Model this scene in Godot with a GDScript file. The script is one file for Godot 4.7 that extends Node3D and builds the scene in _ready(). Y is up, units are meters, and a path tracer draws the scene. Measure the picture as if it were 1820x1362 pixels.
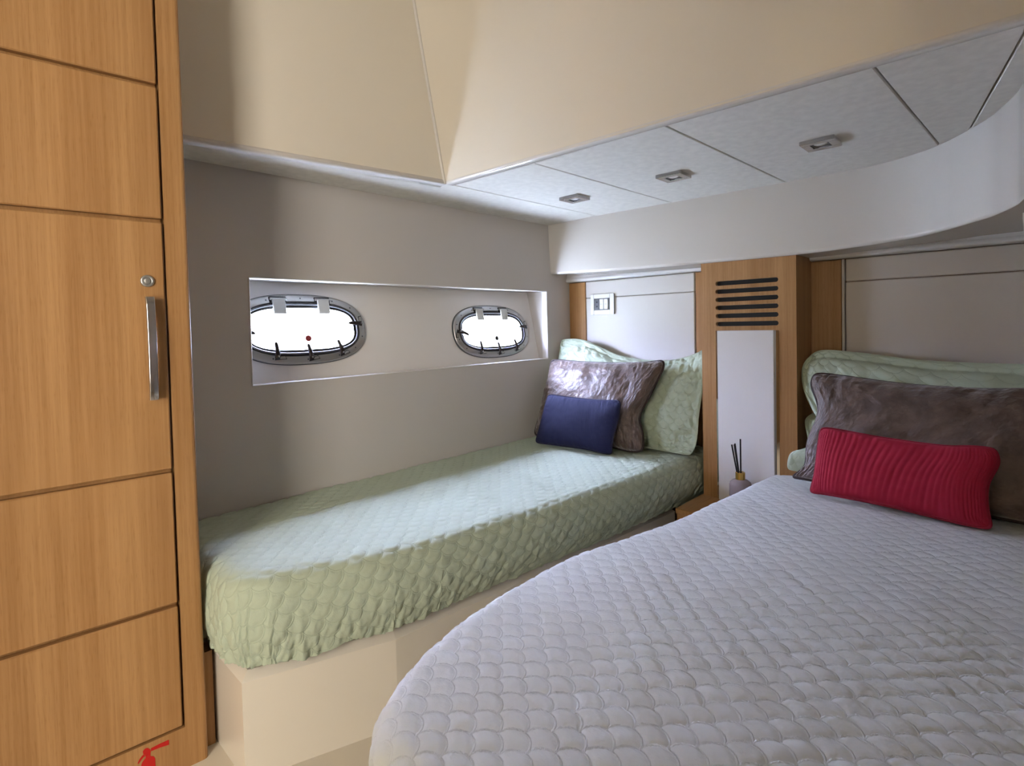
extends Node3D
# A yacht cabin: single berth under two portholes, double berth, wardrobe, low ceiling.
# Axes: x = 0 is the porthole wall, z = 0 the head wall, y = 0 the floor. Metres.

const M := 0.46          # height of the mattress tops above the floor
const LOW := 1.533       # low ceiling
const HIGH := 2.21       # raised ceiling
const QR := 0.0265       # radius of one quilting scallop

var used := {}
var mats := {}
var quilt_table := PackedFloat32Array()

# ------------------------------------------------------------------ naming
func numbered(called: String) -> String:
	if not used.has(called):
		used[called] = 0
		return called
	used[called] += 1
	return "%s_%03d" % [called, used[called]]

func tag(o: Node, label: String, category: String, group := "") -> void:
	o.set_meta("label", label)
	o.set_meta("category", category)
	if group:
		o.set_meta("group", group)

func thing(called: String, label: String, category: String, at := Vector3.ZERO, turn := 0.0, group := "") -> Node3D:
	var o := Node3D.new()
	o.name = numbered(called)
	add_child(o)
	o.position = at
	o.rotation.y = turn
	tag(o, label, category, group)
	return o

func setting(called: String, label: String, category := "") -> Node3D:
	var o := Node3D.new()
	o.name = called
	add_child(o)
	o.set_meta("kind", "structure")
	o.set_meta("label", label)
	o.set_meta("category", category if category else called.split("_")[0])
	return o

func part(parent: Node, called: String, mesh: Mesh, m: Material, label := "") -> MeshInstance3D:
	var o := MeshInstance3D.new()
	o.name = called
	o.mesh = mesh
	o.material_override = m
	o.cast_shadow = GeometryInstance3D.SHADOW_CASTING_SETTING_ON
	parent.add_child(o, true)
	if label:
		o.set_meta("label", label)
	return o

# ------------------------------------------------------------------ shapes
func begin() -> SurfaceTool:
	var st := SurfaceTool.new()
	st.begin(Mesh.PRIMITIVE_TRIANGLES)
	st.set_smooth_group(-1)
	return st

func done(st: SurfaceTool) -> ArrayMesh:
	st.generate_normals()
	return st.commit()

func tri(st: SurfaceTool, a: Vector3, b: Vector3, c: Vector3, out: Vector3) -> void:
	if (a - c).cross(a - b).dot(out) < 0.0:
		var t := b
		b = c
		c = t
	for v in [a, b, c]:
		st.add_vertex(v)

func quad(st: SurfaceTool, a: Vector3, b: Vector3, c: Vector3, d: Vector3, out: Vector3) -> void:
	tri(st, a, b, c, out)
	tri(st, a, c, d, out)

# a box between two corners with chamfered edges
func add_box(st: SurfaceTool, lo: Vector3, hi: Vector3, ch := 0.0) -> void:
	var c := (lo + hi) / 2.0
	var h := (hi - lo) / 2.0
	ch = minf(ch, minf(h.x, minf(h.y, h.z)) * 0.9)
	if ch <= 0.0:
		for ax in 3:
			for s in [-1.0, 1.0]:
				var n := Vector3.ZERO
				n[ax] = s
				var u := Vector3.ZERO
				var w := Vector3.ZERO
				u[(ax + 1) % 3] = h[(ax + 1) % 3]
				w[(ax + 2) % 3] = h[(ax + 2) % 3]
				var o := c + n * h[ax]
				quad(st, o - u - w, o + u - w, o + u + w, o - u + w, n)
		return
	var g := h - Vector3(ch, ch, ch)
	for ax in 3:
		var b1 := (ax + 1) % 3
		var b2 := (ax + 2) % 3
		for s in [-1.0, 1.0]:
			var n := Vector3.ZERO
			n[ax] = s
			var u := Vector3.ZERO
			var w := Vector3.ZERO
			u[b1] = g[b1]
			w[b2] = g[b2]
			var o := c + n * h[ax]
			quad(st, o - u - w, o + u - w, o + u + w, o - u + w, n)
			for s2 in [-1.0, 1.0]:
				# edge between face ax/s and face b1/s2
				var n2 := Vector3.ZERO
				n2[b1] = s2
				var p1 := c + n * h[ax] + n2 * g[b1]
				var p2 := c + n * g[ax] + n2 * h[b1]
				quad(st, p1 - w, p1 + w, p2 + w, p2 - w, n + n2)
	for sx in [-1.0, 1.0]:
		for sy in [-1.0, 1.0]:
			for sz in [-1.0, 1.0]:
				var k := Vector3(sx, sy, sz)
				tri(st, c + k * Vector3(h.x, g.y, g.z), c + k * Vector3(g.x, h.y, g.z), c + k * Vector3(g.x, g.y, h.z), k)

func box(lo: Vector3, hi: Vector3, ch := 0.0) -> ArrayMesh:
	var st := begin()
	add_box(st, lo, hi, ch)
	return done(st)

# a flat outline (2D) given thickness: points lie at o + x*ex + y*ey, thickness runs along en; edges chamfered at the far side
func add_prism(st: SurfaceTool, pts: PackedVector2Array, o: Vector3, ex: Vector3, ey: Vector3, en: Vector3, depth: float, ch := 0.0) -> void:
	if Geometry2D.is_polygon_clockwise(pts):
		pts.reverse()
	var inner := pts
	if ch > 0.0:
		inner = inset(pts, ch)
	var at := func(q: Vector2, z: float) -> Vector3: return o + ex * q.x + ey * q.y + en * z
	var ids := Geometry2D.triangulate_polygon(pts)
	for i in range(0, ids.size(), 3):
		tri(st, at.call(pts[ids[i]], 0.0), at.call(pts[ids[i + 1]], 0.0), at.call(pts[ids[i + 2]], 0.0), -en)
		tri(st, at.call(inner[ids[i]], depth), at.call(inner[ids[i + 1]], depth), at.call(inner[ids[i + 2]], depth), en)
	for i in pts.size():
		var j := (i + 1) % pts.size()
		var e := pts[j] - pts[i]
		var side := ex * e.y - ey * e.x
		quad(st, at.call(pts[i], 0.0), at.call(pts[j], 0.0), at.call(pts[j], depth - ch), at.call(pts[i], depth - ch), side)
		if ch > 0.0:
			quad(st, at.call(pts[i], depth - ch), at.call(pts[j], depth - ch), at.call(inner[j], depth), at.call(inner[i], depth), side.normalized() + en)

func inset(pts: PackedVector2Array, by: float) -> PackedVector2Array:
	var out := PackedVector2Array()
	var n := pts.size()
	for i in n:
		var a := (pts[i] - pts[(i + n - 1) % n]).normalized()
		var b := (pts[(i + 1) % n] - pts[i]).normalized()
		var na := Vector2(-a.y, a.x)
		var nb := Vector2(-b.y, b.x)
		var m := (na + nb).normalized()
		out.append(pts[i] + m * by / maxf(0.4, m.dot(na)))
	return out

# smooth surface from a grid of points
func grid(P: PackedVector3Array, nu: int, nv: int, wrap_u := false, wrap_v := false, flip := false, uv := PackedVector2Array(), keep := PackedByteArray()) -> ArrayMesh:
	var idx := PackedInt32Array()
	var N := PackedVector3Array()
	N.resize(P.size())
	var mu := nu if wrap_u else nu - 1
	var mv := nv if wrap_v else nv - 1
	for j in mv:
		var j2 := (j + 1) % nv
		for i in mu:
			var i2 := (i + 1) % nu
			var a := j * nu + i
			var b := j * nu + i2
			var c := j2 * nu + i2
			var d := j2 * nu + i
			if keep.size() and not (keep[a] or keep[b] or keep[c] or keep[d]):
				continue
			var n := (P[c] - P[a]).cross(P[d] - P[b])
			if flip:
				n = -n
				idx.append_array(PackedInt32Array([a, b, c, a, c, d]))
			else:
				idx.append_array(PackedInt32Array([a, c, b, a, d, c]))
			N[a] += n
			N[b] += n
			N[c] += n
			N[d] += n
	for k in N.size():
		N[k] = N[k].normalized() if N[k].length_squared() > 1e-20 else Vector3.UP
	var arr := []
	arr.resize(Mesh.ARRAY_MAX)
	arr[Mesh.ARRAY_VERTEX] = P
	arr[Mesh.ARRAY_NORMAL] = N
	arr[Mesh.ARRAY_INDEX] = idx
	if uv.size():
		arr[Mesh.ARRAY_TEX_UV] = uv
	var m := ArrayMesh.new()
	m.add_surface_from_arrays(Mesh.PRIMITIVE_TRIANGLES, arr)
	return m

# a round tube along a path
func tube(path: PackedVector3Array, r: float, sides := 8, closed := false, flat := 1.0, up := Vector3.UP) -> ArrayMesh:
	var P := PackedVector3Array()
	var n := path.size()
	for k in n:
		var t: Vector3
		if closed:
			t = path[(k + 1) % n] - path[(k + n - 1) % n]
		else:
			t = path[mini(k + 1, n - 1)] - path[maxi(k - 1, 0)]
		t = t.normalized()
		var s := t.cross(up)
		if s.length() < 0.05:
			s = t.cross(Vector3(0.3, 0.1, 1.0))
		s = s.normalized()
		var w := s.cross(t).normalized()
		for i in sides:
			var a := TAU * i / sides
			P.append(path[k] + s * cos(a) * r + w * sin(a) * r * flat)
	if not closed:
		for i in sides:
			P.append(path[n - 1])
		var Q := PackedVector3Array()
		for i in sides:
			Q.append(path[0])
		Q.append_array(P)
		return grid(Q, sides, n + 2, true, false, true)
	return grid(P, sides, n, true, true, true)

# a turned shape about local y: profile of (radius, height)
func lathe(profile: PackedVector2Array, sides := 32) -> ArrayMesh:
	var P := PackedVector3Array()
	for q in profile:
		for i in sides:
			var a := TAU * i / sides
			P.append(Vector3(cos(a) * q.x, q.y, sin(a) * q.x))
	return grid(P, sides, profile.size(), true, false, false)

# profile (outward, along normal) swept round a closed outline in the local xy plane, outline given by a function of angle scaled by offset
func rim_sweep(hw: float, hh: float, e: float, profile: PackedVector2Array, steps := 72) -> ArrayMesh:
	var P := PackedVector3Array()
	for k in steps:
		var a := TAU * k / steps
		var p := lens_point(hw, hh, e, a)
		var t := (lens_point(hw, hh, e, a + 0.01) - lens_point(hw, hh, e, a - 0.01)).normalized()
		var n := Vector2(t.y, -t.x)
		for q in profile:
			var w := p + n * q.x
			P.append(Vector3(w.x, w.y, q.y))
	return grid(P, profile.size(), steps, true, true, true)

func lens_point(hw: float, hh: float, e: float, a: float) -> Vector2:
	var c := cos(a)
	var s := sin(a)
	return Vector2(signf(c) * pow(absf(c), 2.0 / e) * hw, signf(s) * pow(absf(s), 2.0 / e) * hh)

func lens_outline(hw: float, hh: float, e: float, steps := 72) -> PackedVector2Array:
	var out := PackedVector2Array()
	for k in steps:
		out.append(lens_point(hw, hh, e, TAU * k / steps))
	return out

# smooth curve through points
func smooth_line(pts: Array, steps: int) -> PackedVector3Array:
	var out := PackedVector3Array()
	var n := pts.size()
	for k in steps + 1:
		var t := float(k) / steps * (n - 1)
		var i := mini(int(t), n - 2)
		var p0: Vector3 = pts[maxi(i - 1, 0)]
		var p1: Vector3 = pts[i]
		var p2: Vector3 = pts[i + 1]
		var p3: Vector3 = pts[mini(i + 2, n - 1)]
		out.append(p1.cubic_interpolate(p2, p0, p3, t - i))
	return out

# ------------------------------------------------------------------ materials
func plain(called: String, color: Color, rough: float, metal := 0.0) -> StandardMaterial3D:
	var m := StandardMaterial3D.new()
	m.resource_name = called
	m.albedo_color = color
	m.roughness = rough
	m.metallic = metal
	mats[called] = m
	return m

func noise_image(seed_: int, freq: float, w: int, h: int, octaves := 3) -> Image:
	var n := FastNoiseLite.new()
	n.seed = seed_
	n.frequency = freq
	n.noise_type = FastNoiseLite.TYPE_SIMPLEX_SMOOTH
	n.fractal_octaves = octaves
	var im := n.get_seamless_image(w, h, false, false, 0.2, true)
	im.convert(Image.FORMAT_L8)
	return im

func wood_texture(light: Color, dark: Color) -> ImageTexture:
	# tall stretched noise: broad figure, fine grain and short pores
	var broad := noise_image(3, 0.012, 512, 64, 2)
	broad.resize(512, 512, Image.INTERPOLATE_CUBIC)
	var fine := noise_image(11, 0.09, 512, 32, 3)
	fine.resize(512, 512, Image.INTERPOLATE_CUBIC)
	var pore := noise_image(29, 0.35, 512, 96, 2)
	pore.resize(512, 512, Image.INTERPOLATE_BILINEAR)
	var out := Image.create(512, 512, true, Image.FORMAT_RGB8)
	for y in 512:
		for x in 512:
			var b := broad.get_pixel(x, y).r
			var f := fine.get_pixel(x, y).r
			var p := pore.get_pixel(x, y).r
			var t := 0.42 * b + 0.45 * f + 0.13
			t += smoothstep(0.58, 0.8, p) * 0.22
			out.set_pixel(x, y, light.lerp(dark, clampf((t - 0.3) * 1.5, 0.0, 1.0)))
	out.generate_mipmaps()
	return ImageTexture.create_from_image(out)

func mottled(seed_: int, freq: float, a: Color, b: Color, size := 512) -> ImageTexture:
	var n1 := noise_image(seed_, freq, size, size, 4)
	var out := Image.create(size, size, true, Image.FORMAT_RGB8)
	for y in size:
		for x in size:
			out.set_pixel(x, y, a.lerp(b, n1.get_pixel(x, y).r))
	out.generate_mipmaps()
	return ImageTexture.create_from_image(out)

func grey_noise(seed_: int, freq: float, size := 256, oct := 4) -> ImageTexture:
	return ImageTexture.create_from_image(noise_image(seed_, freq, size, size, oct))

func relief(m: StandardMaterial3D, tex: Texture2D, cm: float) -> void:
	m.heightmap_enabled = true
	m.heightmap_texture = tex
	m.heightmap_scale = cm

func triplanar(m: StandardMaterial3D, scale: Vector3) -> void:
	m.uv1_triplanar = true
	m.uv1_world_triplanar = true
	m.uv1_scale = scale
	m.uv1_triplanar_sharpness = 6.0

func make_materials() -> void:
	var oak := plain("oak_veneer", Color(1, 1, 1), 0.42)
	oak.albedo_texture = wood_texture(Color(0.70, 0.535, 0.355), Color(0.59, 0.425, 0.255))
	triplanar(oak, Vector3(2.2, 0.55, 2.2))
	oak.metallic_specular = 0.4
	plain("plywood", Color(0.50, 0.41, 0.31), 0.8)
	plain("black_mesh", Color(0.03, 0.03, 0.03), 0.7)
	# moulded gelcoat: glossy cream white
	var gel := plain("gelcoat", Color(0.91, 0.88, 0.825), 0.22)
	gel.clearcoat_enabled = true
	gel.clearcoat = 0.4
	gel.clearcoat_roughness = 0.08
	var gel2 := plain("gelcoat_soffit", Color(0.885, 0.87, 0.85), 0.2)
	gel2.clearcoat_enabled = true
	gel2.clearcoat = 0.5
	gel2.clearcoat_roughness = 0.05
	plain("floor_cream", Color(0.86, 0.82, 0.75), 0.5)
	plain("wall_vinyl", Color(0.81, 0.79, 0.775), 0.62)
	plain("hull_liner", Color(0.93, 0.915, 0.90), 0.5)
	plain("padded_vinyl", Color(0.835, 0.82, 0.80), 0.45)
	plain("padded_vinyl_grey", Color(0.84, 0.81, 0.775), 0.55)
	var suede := plain("ceiling_suede", Color(1, 1, 1), 0.85)
	suede.albedo_texture = mottled(21, 0.02, Color(0.87, 0.86, 0.835), Color(0.925, 0.915, 0.89))
	triplanar(suede, Vector3(2.5, 2.5, 2.5))
	plain("white_trim", Color(0.90, 0.89, 0.88), 0.3)
	plain("white_plastic", Color(0.92, 0.92, 0.92), 0.3)
	plain("grey_plastic", Color(0.35, 0.36, 0.38), 0.4)
	plain("chrome", Color(0.80, 0.80, 0.82), 0.12, 1.0)
	plain("satin_steel", Color(0.72, 0.72, 0.71), 0.34, 0.85)
	plain("sash_steel", Color(0.47, 0.47, 0.48), 0.4, 0.8)
	plain("mirror", Color(0.86, 0.87, 0.88), 0.03, 1.0)
	var wp := plain("white_lacquer", Color(0.89, 0.88, 0.87), 0.28)
	wp.clearcoat_enabled = true
	wp.clearcoat = 0.3
	plain("bronze_lever", Color(0.20, 0.17, 0.16), 0.35, 0.4)
	plain("rubber", Color(0.10, 0.095, 0.10), 0.6)
	plain("hinge_plastic", Color(0.84, 0.84, 0.82), 0.4)
	plain("red_dot", Color(0.50, 0.10, 0.09), 0.5)
	plain("dark_dot", Color(0.13, 0.10, 0.10), 0.5)
	plain("sign_red", Color(0.74, 0.07, 0.06), 0.45)
	plain("reed_black", Color(0.06, 0.055, 0.06), 0.7)
	plain("gold", Color(0.83, 0.66, 0.36), 0.25, 1.0)
	var glass := plain("pane_glass", Color(0.97, 0.99, 1.0, 0.06), 0.02)
	glass.transparency = BaseMaterial3D.TRANSPARENCY_ALPHA
	var bottle := plain("frosted_glass", Color(0.62, 0.57, 0.57, 0.72), 0.25)
	bottle.transparency = BaseMaterial3D.TRANSPARENCY_ALPHA
	plain("diffuser_oil", Color(0.42, 0.38, 0.40), 0.2)
	# quilted cotton
	var qt := quilt_relief_texture()
	for q in [["quilt_green", Color(0.715, 0.76, 0.675)], ["quilt_pale", Color(0.80, 0.81, 0.79)]]:
		var m := plain(q[0], q[1], 0.8)
		m.rim_enabled = true
		m.rim = 0.25
		m.rim_tint = 0.6
		relief(m, qt, 0.14)
	var sham := plain("sham_green", Color(0.735, 0.785, 0.69), 0.8)
	sham.rim_enabled = true
	sham.rim = 0.25
	relief(sham, qt, 0.12)
	# velvet and corduroy
	var crush := grey_noise(41, 0.035, 512, 4)
	var vel := plain("brown_velvet", Color(1, 1, 1), 0.46)
	vel.albedo_texture = mottled(17, 0.03, Color(0.26, 0.195, 0.165), Color(0.42, 0.335, 0.285), 256)
	vel.rim_enabled = true
	vel.rim = 1.0
	vel.rim_tint = 0.3
	relief(vel, crush, 0.28)
	plain("brown_piping", Color(0.17, 0.11, 0.10), 0.7)
	var navy := plain("navy_corduroy", Color(0.05, 0.075, 0.235), 0.85)
	navy.rim_enabled = true
	navy.rim = 0.2
	navy.rim_tint = 0.7
	plain("navy_piping", Color(0.07, 0.07, 0.20), 0.8)
	var red := plain("red_corduroy", Color(0.60, 0.02, 0.165), 0.85)
	red.rim_enabled = true
	red.rim = 0.25
	red.rim_tint = 1.0
	plain("red_piping", Color(0.52, 0.02, 0.14), 0.85)
	var lampm := plain("lamp_glow", Color(0.95, 0.93, 0.88), 0.4)
	lampm.emission_enabled = true
	lampm.emission = Color(1.0, 0.9, 0.75)
	lampm.emission_energy_multiplier = 1.0

# ------------------------------------------------------------------ quilting
# distance to the nearest stitched half circle; a runs along a row, b towards the rounded side of the scallops
func stitch_distance(a: float, b: float) -> float:
	var best := 1.0
	var row := int(floor(b / QR))
	for j in [row - 1, row, row + 1]:
		var off: float = QR if posmod(j, 2) == 1 else 0.0
		var k := roundf((a - off) / (2.0 * QR))
		for dk in [-1, 0, 1]:
			var cx: float = off + (k + dk) * 2.0 * QR
			var dx: float = a - cx
			var dy: float = b - j * QR
			var d: float
			if dy >= 0.0:
				d = absf(sqrt(dx * dx + dy * dy) - QR)
			else:
				d = minf(Vector2(dx - QR, dy).length(), Vector2(dx + QR, dy).length())
			best = minf(best, d)
	return best

func make_quilt_table() -> void:
	quilt_table.resize(64 * 64)
	for j in 64:
		for i in 64:
			var d := stitch_distance(i / 64.0 * 2.0 * QR, j / 64.0 * 2.0 * QR)
			quilt_table[j * 64 + i] = 1.0 - pow(1.0 - clampf(d / 0.0125, 0.0, 1.0), 2.8)

func puff(a: float, b: float) -> float:
	var x := fposmod(a / (2.0 * QR), 1.0) * 64.0
	var y := fposmod(b / (2.0 * QR), 1.0) * 64.0
	var i := int(x) % 64
	var j := int(y) % 64
	var i2 := (i + 1) % 64
	var j2 := (j + 1) % 64
	var fx := x - int(x)
	var fy := y - int(y)
	return lerpf(lerpf(quilt_table[j * 64 + i], quilt_table[j * 64 + i2], fx), lerpf(quilt_table[j2 * 64 + i], quilt_table[j2 * 64 + i2], fx), fy)

func quilt_relief_texture() -> ImageTexture:
	# fine relief of one repeat: the stitched groove, its needle holes and slight puckers beside it
	var n := noise_image(77, 0.02, 256, 256, 3)
	var im := Image.create(256, 256, false, Image.FORMAT_L8)
	for j in 256:
		for i in 256:
			var a := i / 256.0 * 2.0 * QR
			var b := j / 256.0 * 2.0 * QR
			var d := stitch_distance(a, b)
			var h := smoothstep(0.0, 0.0022, d) * 0.6 + 0.25
			h += (n.get_pixel(i, j).r - 0.5) * 0.3
			h += 0.12 * sin((a + b * 0.7) * 2400.0) * (1.0 - smoothstep(0.0, 0.004, d))
			im.set_pixel(i, j, Color(h, h, h))
	return ImageTexture.create_from_image(im)

# A cloth laid over a mattress. core = flat top outline (x, z); the cloth bends over its edge and hangs to the hem.
# turned: scallops point to -z (false) or to +x (true).
func bedspread(core: PackedVector2Array, lo: Vector2, hi: Vector2, step: float, y0: float, R: float, hem: float, bulge: float, tuck: float, turned: bool, seed_: int, wrinkle: float) -> ArrayMesh:
	var xs := PackedFloat32Array()
	var xq := lo.x
	while xq < hi.x:
		xs.append(xq)
		xq += step if xq < 1.88 else step * 3.0
	var nx := xs.size()
	var nz := int((hi.y - lo.y) / step) + 1
	var P := PackedVector3Array()
	var U := PackedVector2Array()
	var K := PackedByteArray()
	P.resize(nx * nz)
	U.resize(nx * nz)
	K.resize(nx * nz)
	var wn := FastNoiseLite.new()
	wn.seed = seed_
	wn.frequency = 1.0
	wn.fractal_octaves = 3
	var n := core.size()
	var L := R * PI / 2.0
	for j in nz:
		for i in nx:
			var q := Vector2(xs[i], lo.y + j * step)
			var best := 1e9
			var near := q
			var inside := false
			for k in n:
				var a := core[k]
				var b := core[(k + 1) % n]
				if (a.y > q.y) != (b.y > q.y) and q.x < (b.x - a.x) * (q.y - a.y) / (b.y - a.y) + a.x:
					inside = not inside
				var c := Geometry2D.get_closest_point_to_segment(q, a, b)
				var dd := c.distance_squared_to(q)
				if dd < best:
					best = dd
					near = c
			var d := 0.0 if inside else sqrt(best)
			var at := j * nx + i
			var edge_noise := wn.get_noise_3d(q.x * 7.0, q.y * 7.0, 3.0)
			var full := hem + edge_noise * 0.012
			K[at] = 1 if d < full else 0
			var dc := minf(d, full)
			var out := Vector2.ZERO if inside or d < 1e-6 else (q - near) / d
			var th := 0.0
			var o := 0.0
			var down := 0.0
			var e := 0.0
			if dc < L:
				th = dc / R
				o = R * sin(th)
				down = R * (1.0 - cos(th))
			else:
				th = PI / 2.0
				e = (dc - L) / (hem - L)
				o = R + bulge * sin(PI * minf(e, 1.0)) - lerpf(tuck, 0.1 * tuck, smoothstep(1.2, 1.8, near.y)) * e * e
				down = R + dc - L
			var base := q if inside else near
			var aa := q.y if turned else q.x
			var bb := q.x if turned else -q.y
			var pf := puff(aa, bb)
			var wr := wn.get_noise_3d(q.x * 26.0 + 5.0, q.y * 26.0, 0.0) * 0.0008 + wn.get_noise_3d(q.x * 70.0, q.y * 70.0, 9.0) * 0.0006
			wr += wn.get_noise_3d(q.x * 3.0, q.y * 3.0, 20.0) * 0.004
			# hanging cloth gathers into upright folds
			if e > 0.0:
				var along := near.x * 1.0 - near.y * 1.0 + atan2(out.y, out.x) * 0.08
				wr += e * wrinkle * (wn.get_noise_2d(along * 26.0, e * 1.2) + 0.5 * wn.get_noise_2d(along * 60.0 + e * 4.0, e * 2.0))
			var hgt := pf * (0.0042 if turned else 0.0032) + wr - 0.0022
			var nor := Vector3(out.x * sin(th), cos(th), out.y * sin(th))
			P[at] = Vector3(base.x + out.x * o, y0 - down, base.y + out.y * o) + nor * hgt
			U[at] = Vector2(aa, bb) / (2.0 * QR)
	return grid(P, nx, nz, false, false, false, U, K)

# ------------------------------------------------------------------ pillows
# A cushion from its four edge lines (each an array of points), puffed by thick along the quad's normal.
func cushion(top: Array, right: Array, bottom: Array, left: Array, thick: float, o: Dictionary) -> Dictionary:
	var nu: int = o.get("nu", 72)
	var nv: int = o.get("nv", 56)
	var T := smooth_line(top, nu)
	var B := smooth_line(bottom, nu)
	var Lf := smooth_line(left, nv)
	var Rt := smooth_line(right, nv)
	var nor := ((Rt[nv / 2] - Lf[nv / 2]).cross(T[nu / 2] - B[nu / 2])).normalized()
	var wn := FastNoiseLite.new()
	wn.seed = o.get("seed", 1)
	wn.frequency = 1.0
	wn.fractal_octaves = 3
	var width: float = T[0].distance_to(T[nu])
	var height: float = Lf[0].distance_to(Lf[nv])
	var flange: float = o.get("flange", 0.0)
	var ribs: float = o.get("ribs", 0.0)
	var pw: float = o.get("power", 0.5)
	var rnd: float = o.get("round", 10.0)
	var wrk: float = o.get("wrinkle", 0.006)
	var quilted: bool = o.get("quilted", false)
	var P := PackedVector3Array()
	var UV := PackedVector2Array()
	var cols := 2 * nu
	for j in nv + 1:
		var v := float(j) / nv           # 0 at the top, 1 at the bottom
		for i in cols:
			var iu := i if i <= nu else cols - i
			var u := float(iu) / nu
			var side := 1.0 if i <= nu else -1.0
			var c := patch(T, B, Lf, Rt, nu, nv, u, v, rnd)
			var du := minf(u, 1.0 - u) * width
			var dv := minf(v, 1.0 - v) * height
			# the stuffed part starts inside the flange
			var fu := clampf((du - flange) / (width / 2.0 - flange), 0.0, 1.0)
			var fv := clampf((dv - flange) / (height / 2.0 - flange), 0.0, 1.0)
			var pu := pow(sin(fu * PI / 2.0), pw)
			var pv := pow(sin(fv * PI / 2.0), pw)
			var t := thick * pu * pv
			var edge := minf(du, dv)
			var rimf := smoothstep(0.0, 0.02, edge)
			var ef := 1.0 - smoothstep(0.0, 0.4 * minf(width, height), edge)
			var x := u * width
			var y := v * height
			var wv := wn.get_noise_3d(x * 9.0, y * 9.0, side * 4.0) * 0.8
			# creases run in from the seams and corners
			var by_side := smoothstep(-0.05, 0.05, dv - du)
			wv += lerpf(wn.get_noise_3d(x * 34.0, y * 5.0, side * 8.0 + 3.0), wn.get_noise_3d(x * 5.0, y * 34.0, side * 8.0), by_side) * ef
			t += wrk * wv * rimf
			if flange > 0.0:
				t = maxf(t, 0.003) * rimf + wrk * 0.7 * wn.get_noise_2d(x * 14.0, y * 14.0) * rimf * side
			if ribs > 0.0:
				t += rimf * 0.17 * ribs * (absf(sin(x * PI / ribs)) - 0.5)
			if quilted:
				t += rimf * 0.003 * puff(x, y)
			P.append(c + nor * (t if side > 0.0 else -t * 0.45))
			UV.append(Vector2(x, y) / (2.0 * QR) if quilted else Vector2(x, y) * 2.4)
	var ring := PackedVector3Array()
	for k in nu:
		ring.append(patch(T, B, Lf, Rt, nu, nv, float(k) / nu, 0.0, rnd))
	for k in nv:
		ring.append(patch(T, B, Lf, Rt, nu, nv, 1.0, float(k) / nv, rnd))
	for k in nu:
		ring.append(patch(T, B, Lf, Rt, nu, nv, 1.0 - float(k) / nu, 1.0, rnd))
	for k in nv:
		ring.append(patch(T, B, Lf, Rt, nu, nv, 0.0, 1.0 - float(k) / nv, rnd))
	return {"mesh": grid(P, cols, nv + 1, true, false, true, UV), "ring": ring, "normal": nor}

# a point of the sheet spanned by four edge lines, with the corners drawn in to a round
func patch(T: PackedVector3Array, B: PackedVector3Array, Lf: PackedVector3Array, Rt: PackedVector3Array, nu: int, nv: int, u: float, v: float, rnd: float) -> Vector3:
	var a := u * 2.0 - 1.0
	var b := v * 2.0 - 1.0
	var most := maxf(absf(a), absf(b))
	if most > 0.01:
		var k := lerpf(1.0, most / pow(pow(absf(a), rnd) + pow(absf(b), rnd), 1.0 / rnd), smoothstep(0.55, 1.0, most))
		u = 0.5 + a * k * 0.5
		v = 0.5 + b * k * 0.5
	var c := pick(T, u * nu) * (1.0 - v) + pick(B, u * nu) * v + pick(Lf, v * nv) * (1.0 - u) + pick(Rt, v * nv) * u
	return c - (T[0] * (1.0 - u) * (1.0 - v) + T[nu] * u * (1.0 - v) + B[0] * (1.0 - u) * v + B[nu] * u * v)

func pick(line: PackedVector3Array, t: float) -> Vector3:
	var i := clampi(int(t), 0, line.size() - 2)
	return line[i].lerp(line[i + 1], t - i)

func Y(x: float, y: float, z: float) -> Vector3:   # point given above the mattress top
	return Vector3(x, y + M, z)

# a point on an edge, bowed inwards by a share of the edge
func bowed(a: Vector3, b: Vector3, bow: Vector3) -> Array:
	return [a, a.lerp(b, 0.25) + bow * 0.8, a.lerp(b, 0.5) + bow, a.lerp(b, 0.75) + bow * 0.8, b]

# ------------------------------------------------------------------ build
func _ready() -> void:
	setup_view()
	make_quilt_table()
	make_materials()
	build_shell()
	build_ceiling()
	build_head_wall()
	build_portholes()
	build_wardrobe()
	build_column()
	build_beds()
	build_pillows()
	build_small_things()

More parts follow.
